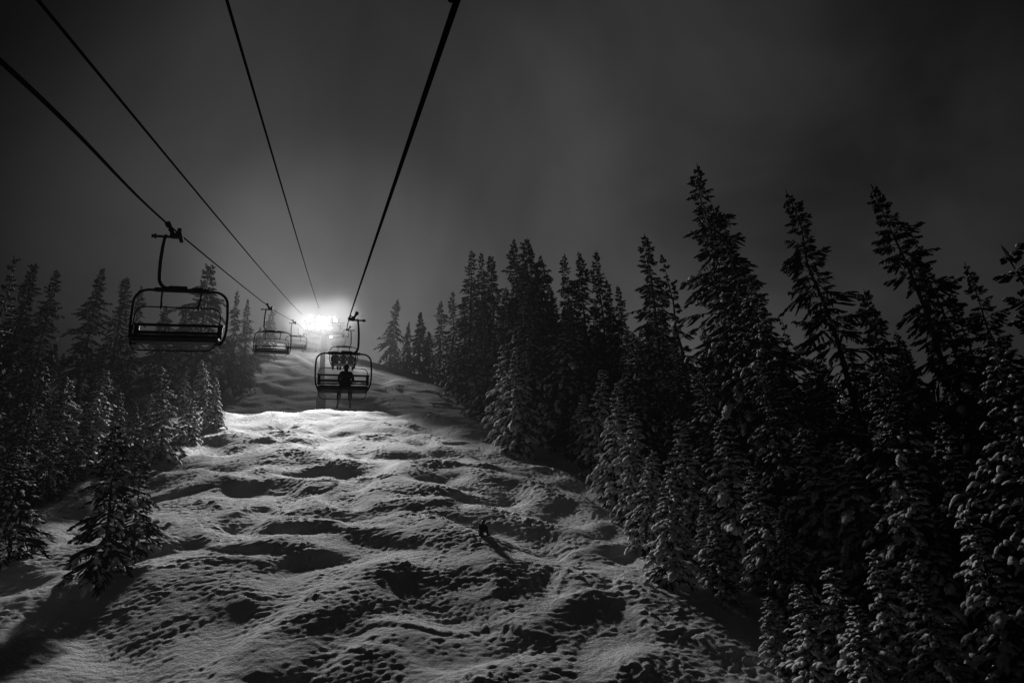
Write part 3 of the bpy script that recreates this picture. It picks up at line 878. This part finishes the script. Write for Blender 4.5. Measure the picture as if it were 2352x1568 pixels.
proto_chair = make_chair()
def place_chair(p, down, label, swing=0.0, first=False):
    o = proto_chair if first else copy_tree(proto_chair)
    o.location = p; o.rotation_euler = (0, rad(swing), math.pi if down else 0)
    o['label'] = label; return o
c1p = rope_along(at(802, 731, 28.7).y, Rc)
chairR1 = place_chair(c1p, False, 'lift chair seen from behind carrying one rider, nearest on the right', first=True)
c2p = rope_along(55.8, Rc)
chairR2 = place_chair(c2p, False, 'lift chair carrying three riders, just beyond the chair with one rider')
place_chair(rope_along(90, Rc), False, 'lift chair right of the tower pole, just past the glare')
place_chair(rope_along(118, Rc), False, 'small far lift chair on the right, behind the second tower pole')
place_chair(rope_along(147, Rc), False, 'tiny farthest lift chair on the right-hand rope')
place_chair(rope_along(at(415, 540, 18.0).y, Lc), True, 'large near empty lift chair at left, facing the viewer', swing=1.0)
place_chair(rope_along(at(625, 709, 44).y, Lc), True, 'second empty lift chair coming down, left of the tower')
place_chair(rope_along(at(679, 741, 74.5).y, Lc), True, 'third empty lift chair coming down, close to the tower')
place_chair(rope_along(104, Lc), True, 'fourth empty lift chair coming down, seen left of the tower pole')
place_chair(rope_along(133.5, Lc), True, 'fifth small empty lift chair coming down, touching the near tower pole')
place_chair(rope_along(162, Lc), True, 'farthest tiny empty lift chair coming down')

# ------------------------------------------------------------------ people
def skin_mesh(name, joints, edges, mat, parent=None, sub=2):
    """one continuous surface grown round connected joints: name -> (x, y, z, r) or (x, y, z, rx, ry)"""
    keys = list(joints); idx = {k: i for i, k in enumerate(keys)}
    me = bpy.data.meshes.new(name)
    me.from_pydata([joints[k][:3] for k in keys], [(idx[a], idx[b]) for a, b in edges], [])
    o = bpy.data.objects.new(name, me); COL.objects.link(o)
    md = o.modifiers.new('skin', 'SKIN'); sv = me.skin_vertices[0].data
    for k in keys:
        j = joints[k]; sv[idx[k]].radius = (j[3]*1.18, (j[4] if len(j) > 4 else j[3])*1.18)
    sv[0].use_root = True
    md.use_smooth_shade = True
    s = o.modifiers.new('sub', 'SUBSURF'); s.levels = sub; s.render_levels = sub
    dg = bpy.context.evaluated_depsgraph_get()
    me2 = bpy.data.meshes.new_from_object(o.evaluated_get(dg)); me2.name = name
    me2.materials.clear(); me2.materials.append(mat)
    o.modifiers.clear(); o.data = me2
    if parent is not None: o.parent = parent
    return o

def person(loc, rotz, joints, label, group=None, name='person', helmet=True, scale=1.0):
    root = empty(name, loc, label, 'person', group)
    root.rotation_euler = (0, 0, rotz); root.scale = (scale,)*3
    E_ = [('pelvis', 'waist'), ('waist', 'chest'), ('chest', 'neck'), ('neck', 'head'), ('head', 'crown')]
    for s in 'LR':
        E_ += [('chest', 'sh'+s), ('sh'+s, 'el'+s), ('el'+s, 'wr'+s), ('wr'+s, 'palm'+s),
               ('pelvis', 'hip'+s), ('hip'+s, 'kn'+s), ('kn'+s, 'an'+s), ('an'+s, 'toe'+s)]
        for f in range(4):
            pl = Vector(joints['palm'+s][:3]); wr = Vector(joints['wr'+s][:3]); d = (pl-wr).normalized()
            sdv = d.cross(Vector((0, 0, 1))).normalized() if abs(d.z) < .95 else Vector((1, 0, 0))
            ln = (.062, .072, .068, .052)[f]
            b = pl+sdv*((f-1.5)*.022)+d*.02; t = b+d*ln*.6+Vector((0, 0, -.015)); t2 = t+d*ln*.35+Vector((0, 0, -.03))
            joints['f%d%s' % (f, s)] = (*b, .012); joints['g%d%s' % (f, s)] = (*t, .011); joints['h%d%s' % (f, s)] = (*t2, .010)
            E_ += [('palm'+s, 'f%d%s' % (f, s)), ('f%d%s' % (f, s), 'g%d%s' % (f, s)), ('g%d%s' % (f, s), 'h%d%s' % (f, s))]
        b = wr+d*.03+sdv*.045; t = b+d*.04+sdv*.015
        joints['th'+s] = (*b, .013); joints['ti'+s] = (*t, .011)
        E_ += [('wr'+s, 'th'+s), ('th'+s, 'ti'+s)]
    skin_mesh('body', joints, E_, M_cloth, root)
    hc = Vector(joints['head'][:3]); hf = joints.get('_f', None)
    if helmet:
        iv, iff = ico(2)
        v = []
        for p in iv:
            q = Vector(p); q = Vector((q.x*.125, q.y*.145, q.z*.135))
            if q.z < -.03: q.z = -.03-(abs(q.z)-.03)*.35
            v.append(hc+q+Vector((0, -.005, .045)))
        me = mesh_from('helmet', v, [tuple(int(a) for a in f) for f in iff], M_helmet, True)
        o = bpy.data.objects.new('helmet', me); COL.objects.link(o); o.parent = root
        mb = MB(); mb.tube([hc+Vector((.128*math.cos(a), .148*math.sin(a), .03)) for a in [rad(d) for d in range(0, 361, 20)]], .014, 6)
        mb.build('goggle_strap', M_pad, root)
    return root

def seated_joints(lean=0.0, spread=.0, arm=0):
    J = {'pelvis': (0, .16, -2.40, .17, .13), 'waist': (lean*.3, .14, -2.22, .155, .12), 'chest': (lean*.7, .12, -2.00, .19, .13),
         'neck': (lean, .14, -1.84, .065), 'head': (lean, .16, -1.72, .095, .105), 'crown': (lean, .16, -1.63, .07)}
    for s, k in (('L', -1), ('R', 1)):
        J['sh'+s] = (lean+k*.20, .12, -1.93, .075); J['el'+s] = (lean+k*.29, .20, -2.18, .055)
        J['wr'+s] = (lean*.5+k*.20, .42, -2.28, .038); J['palm'+s] = (lean*.5+k*.18, .48, -2.29, .034, .02)
        J['hip'+s] = (k*.11, .20, -2.44, .11); J['kn'+s] = (k*(.16+spread), .62, -2.44, .085)
        J['an'+s] = (k*(.17+spread*1.2), .64, -2.82, .075); J['toe'+s] = (k*(.18+spread*1.2), .84, -2.90, .055)
    return J

def ski_pair(base, k, label, yaw, parent_rot=0):
    mb = MB(); pts = []
    L0 = 1.65; n = 14; hw = .045
    vs = []; fs = []
    for i in range(n+1):
        t = i/n; y = -.72+L0*t; w = hw*(1.15-.35*math.sin(math.pi*t)); z = .0 if t < .85 else ((t-.85)/.15)**2*.14
        if i in (0, n): w *= .6
        vs += [(-w, y, z-.008), (w, y, z-.008), (w, y, z+.008), (-w, y, z+.008)]
    for i in range(n):
        for j in range(4):
            q = (j+1) % 4; fs.append((i*4+j, i*4+q, (i+1)*4+q, (i+1)*4+j))
    fs += [(3, 2, 1, 0), tuple(n*4+j for j in range(4))]
    me = mesh_from('ski', vs, fs, M_board)
    o = bpy.data.objects.new('ski', me); COL.objects.link(o)
    o.location = base; o.rotation_euler = (rad(-13), rad(k*8), yaw)
    tag(o, label, 'ski', 'skis of the lone rider'); return o

# the rider alone on the near right chair sits right of its middle
px = c1p.x-.16+.09
person((px, c1p.y, c1p.z-.43), 0, seated_joints(.02, .05), 'lone rider in dark clothes seen from behind on the nearest right-hand chair', 'chairlift riders')
for k, s in ((-1, 'left'), (1, 'right')):
    bp_ = Vector((px+k*.24, c1p.y+.72, c1p.z-3.40))
    ski_pair(bp_, k, '%s ski hanging from the boot of the lone rider' % s, rad(k*-4))
for dx, lab in ((-.62, 'left one of the three riders on the second chair'), (-.02, 'middle one of the three riders on the second chair'), (.58, 'right one of the three riders on the second chair')):
    person((c2p.x-.16+dx, c2p.y, c2p.z-.43), 0, seated_joints(.03*dx, .02), lab, 'chairlift riders')

# snowboarder sitting on the run
hit, dd = ray_ground(1104, 1226)
gxr, gyr = hit.x, hit.y
def gl(x, y): return gz(x, y)
ry = math.atan2(-.62, .30)             # faces down and across the fall line
RZ = ry-math.pi/2   # 
c, s_ = math.cos(RZ), math.sin(RZ)
def wl(x, y): return (gxr+c*x-s_*y, gyr+s_*x+c*y)
z0 = gl(gxr, gyr)
fx, fy = wl(.15, .62); zf = max(gl(*wl(.45, .55)), gl(*wl(-.3, .6)), gl(*wl(.1, .62)))-z0
J = {'pelvis': (0, 0, .14, .17, .14), 'waist': (.0, .05, .30, .16, .12), 'chest': (.0, .16, .47, .19, .14), 'neck': (0, .25, .59, .065),
     'head': (0, .31, .68, .095, .105), 'crown': (0, .33, .76, .07)}
for s, k in (('L', -1), ('R', 1)):
    J['sh'+s] = (k*.2, .18, .53, .075); J['el'+s] = (k*.33, .26, .33, .05); J['wr'+s] = (k*.25, .34, .44, .036)
    J['palm'+s] = (k*.24, .39, .42, .032, .02)
    J['hip'+s] = (k*.11, .05, .13, .11); J['kn'+s] = (k*.24, .32, .38, .078); J['an'+s] = (k*.25, .34, .10+zf*.3, .065); J['toe'+s] = (k*.26, .48, .03+zf*.3, .05)
person((gxr, gyr, z0-.02), RZ, J, 'snowboarder in black sitting on the mogul run', None, scale=.80)
vs = []; fs = []; n = 20; Lb_ = 1.45
for i in range(n+1):
    t = i/n; x = -Lb_/2+Lb_*t; e = abs(2*t-1)
    w = .13*(1-.12*math.cos((2*t-1)*math.pi*.5)); 
    if e > .84: w *= math.sqrt(max(0.02, 1-((e-.84)/.16)**2))
    z = 0 if e < .8 else ((e-.8)/.2)**2*.07
    vs += [(x, -w, z-.006), (x, w, z-.006), (x, w, z+.006), (x, -w, z+.006)]
for i in range(n):
    for j in range(4):
        q = (j+1) % 4; fs.append((i*4+j, i*4+q, (i+1)*4+q, (i+1)*4+j))
fs += [(3, 2, 1, 0), tuple(n*4+j for j in range(4))]
root = empty('snowboard', (0, 0, 0), 'dark snowboard strapped to the sitting snowboarder', 'snowboard')
wx_, wy_ = wl(0, .33)
root.location = (wx_, wy_, z0+zf*.24-.06); root.rotation_euler = (rad(-14), rad(8), RZ)
me = mesh_from('deck', vs, fs, M_board); o = bpy.data.objects.new('deck', me); COL.objects.link(o); o.parent = root
for k in (-1, 1):
    mb = MB(); mb.box((k*.25, 0, .02), (.14, .24, .03), bevel=.01); mb.box((k*.25, -.1, .09), (.13, .03, .16), bevel=.01)
    mb.tube([(k*.25-.06, .02, .03), (k*.25-.05, .02, .11), (k*.25+.05, .02, .11), (k*.25+.06, .02, .03)], .012, 6)
    mb.build('binding', M_pad, root)

# thin stake in the snow left of the tower foot
h2 = ray_ground(651, 942)
if h2:
    b = h2[0]; root = empty('marker_stake', (b.x, b.y, b.z-.5), 'thin marker stake with round head on the snow left of the tower foot', 'stake')
    MB().tube([(0, 0, 0), (0, 0, 2.4)], .02, 6).build('stem', M_galv, root)
    MB().tube([(0, -.02, 2.45), (0, .02, 2.45)], .12, 12).build('disc', M_galv, root)

# ------------------------------------------------------------------ night haze
hz = MB().box((5, 130, 15), (420, 460, 190))
ho = hz.build('haze', M_snow)
hm = bpy.data.materials.new('night_haze'); hm.use_nodes = True
n = hm.node_tree.nodes; l = hm.node_tree.links
for q in list(n): n.remove(q)
mo = n.new('ShaderNodeOutputMaterial'); pv = n.new('ShaderNodeVolumePrincipled')
pv.inputs['Color'].default_value = (.9, .9, .9, 1); pv.inputs['Density'].default_value = .00014
pv.inputs['Anisotropy'].default_value = .55
l.new(pv.outputs[0], mo.inputs['Volume'])
hm.cycles.volume_sampling = 'EQUIANGULAR'; hm.cycles.homogeneous_volume = True
ho.data.materials.clear(); ho.data.materials.append(hm)
tag(ho, kind='stuff')

# drifting mist round the tower head, thickened at the lamps to stand in for glare
mc = Vector((TX0+.6, TY0+1.5, arm_z+1.6)); ms = Vector((17, 11, 17))
iv, iff = ico(3)
me = mesh_from('mist', [Vector(p) for p in iv], [tuple(int(a) for a in f) for f in iff], M_snow)
mo_ = bpy.data.objects.new('mist', me); COL.objects.link(mo_); mo_.location = mc; mo_.scale = ms
mm = bpy.data.materials.new('mist'); mm.use_nodes = True
n = mm.node_tree.nodes; l = mm.node_tree.links
for q in list(n): n.remove(q)
mo = n.new('ShaderNodeOutputMaterial'); pv = n.new('ShaderNodeVolumePrincipled')
pv.inputs['Color'].default_value = (.92, .92, .92, 1); pv.inputs['Anisotropy'].default_value = .4
t = n.new('ShaderNodeTexCoord'); ln_ = n.new('ShaderNodeVectorMath'); ln_.operation = 'LENGTH'
l.new(t.outputs['Object'], ln_.inputs[0])
fa = n.new('ShaderNodeMapRange'); fa.interpolation_type = 'SMOOTHERSTEP'
fa.inputs['From Min'].default_value = 1.0; fa.inputs['From Max'].default_value = 0.0
fa.inputs['To Min'].default_value = 0; fa.inputs['To Max'].default_value = 1
l.new(ln_.outputs['Value'], fa.inputs['Value'])
q = n.new('ShaderNodeTexNoise'); q.inputs['Scale'].default_value = 1.9; q.inputs['Detail'].default_value = 3
l.new(t.outputs['Object'], q.inputs['Vector'])
q2 = n.new('ShaderNodeMapRange'); q2.inputs['From Min'].default_value = .4; q2.inputs['From Max'].default_value = .7
q2.inputs['To Min'].default_value = .15; q2.inputs['To Max'].default_value = 1.6
l.new(q.outputs['Fac'], q2.inputs['Value'])
pw = n.new('ShaderNodeMath'); pw.operation = 'POWER'; l.new(fa.outputs[0], pw.inputs[0]); pw.inputs[1].default_value = 1.7
a1 = n.new('ShaderNodeMath'); a1.operation = 'MULTIPLY'; l.new(pw.outputs[0], a1.inputs[0]); l.new(q2.outputs[0], a1.inputs[1])
a2 = n.new('ShaderNodeMath'); a2.operation = 'MULTIPLY'; l.new(a1.outputs[0], a2.inputs[0]); a2.inputs[1].default_value = .058
l.new(a2.outputs[0], pv.inputs['Density']); l.new(pv.outputs[0], mo.inputs['Volume'])
mm.cycles.volume_sampling = 'EQUIANGULAR'
me.materials.clear(); me.materials.append(mm)
tag(mo_, kind='stuff')
print('trees', ntree)
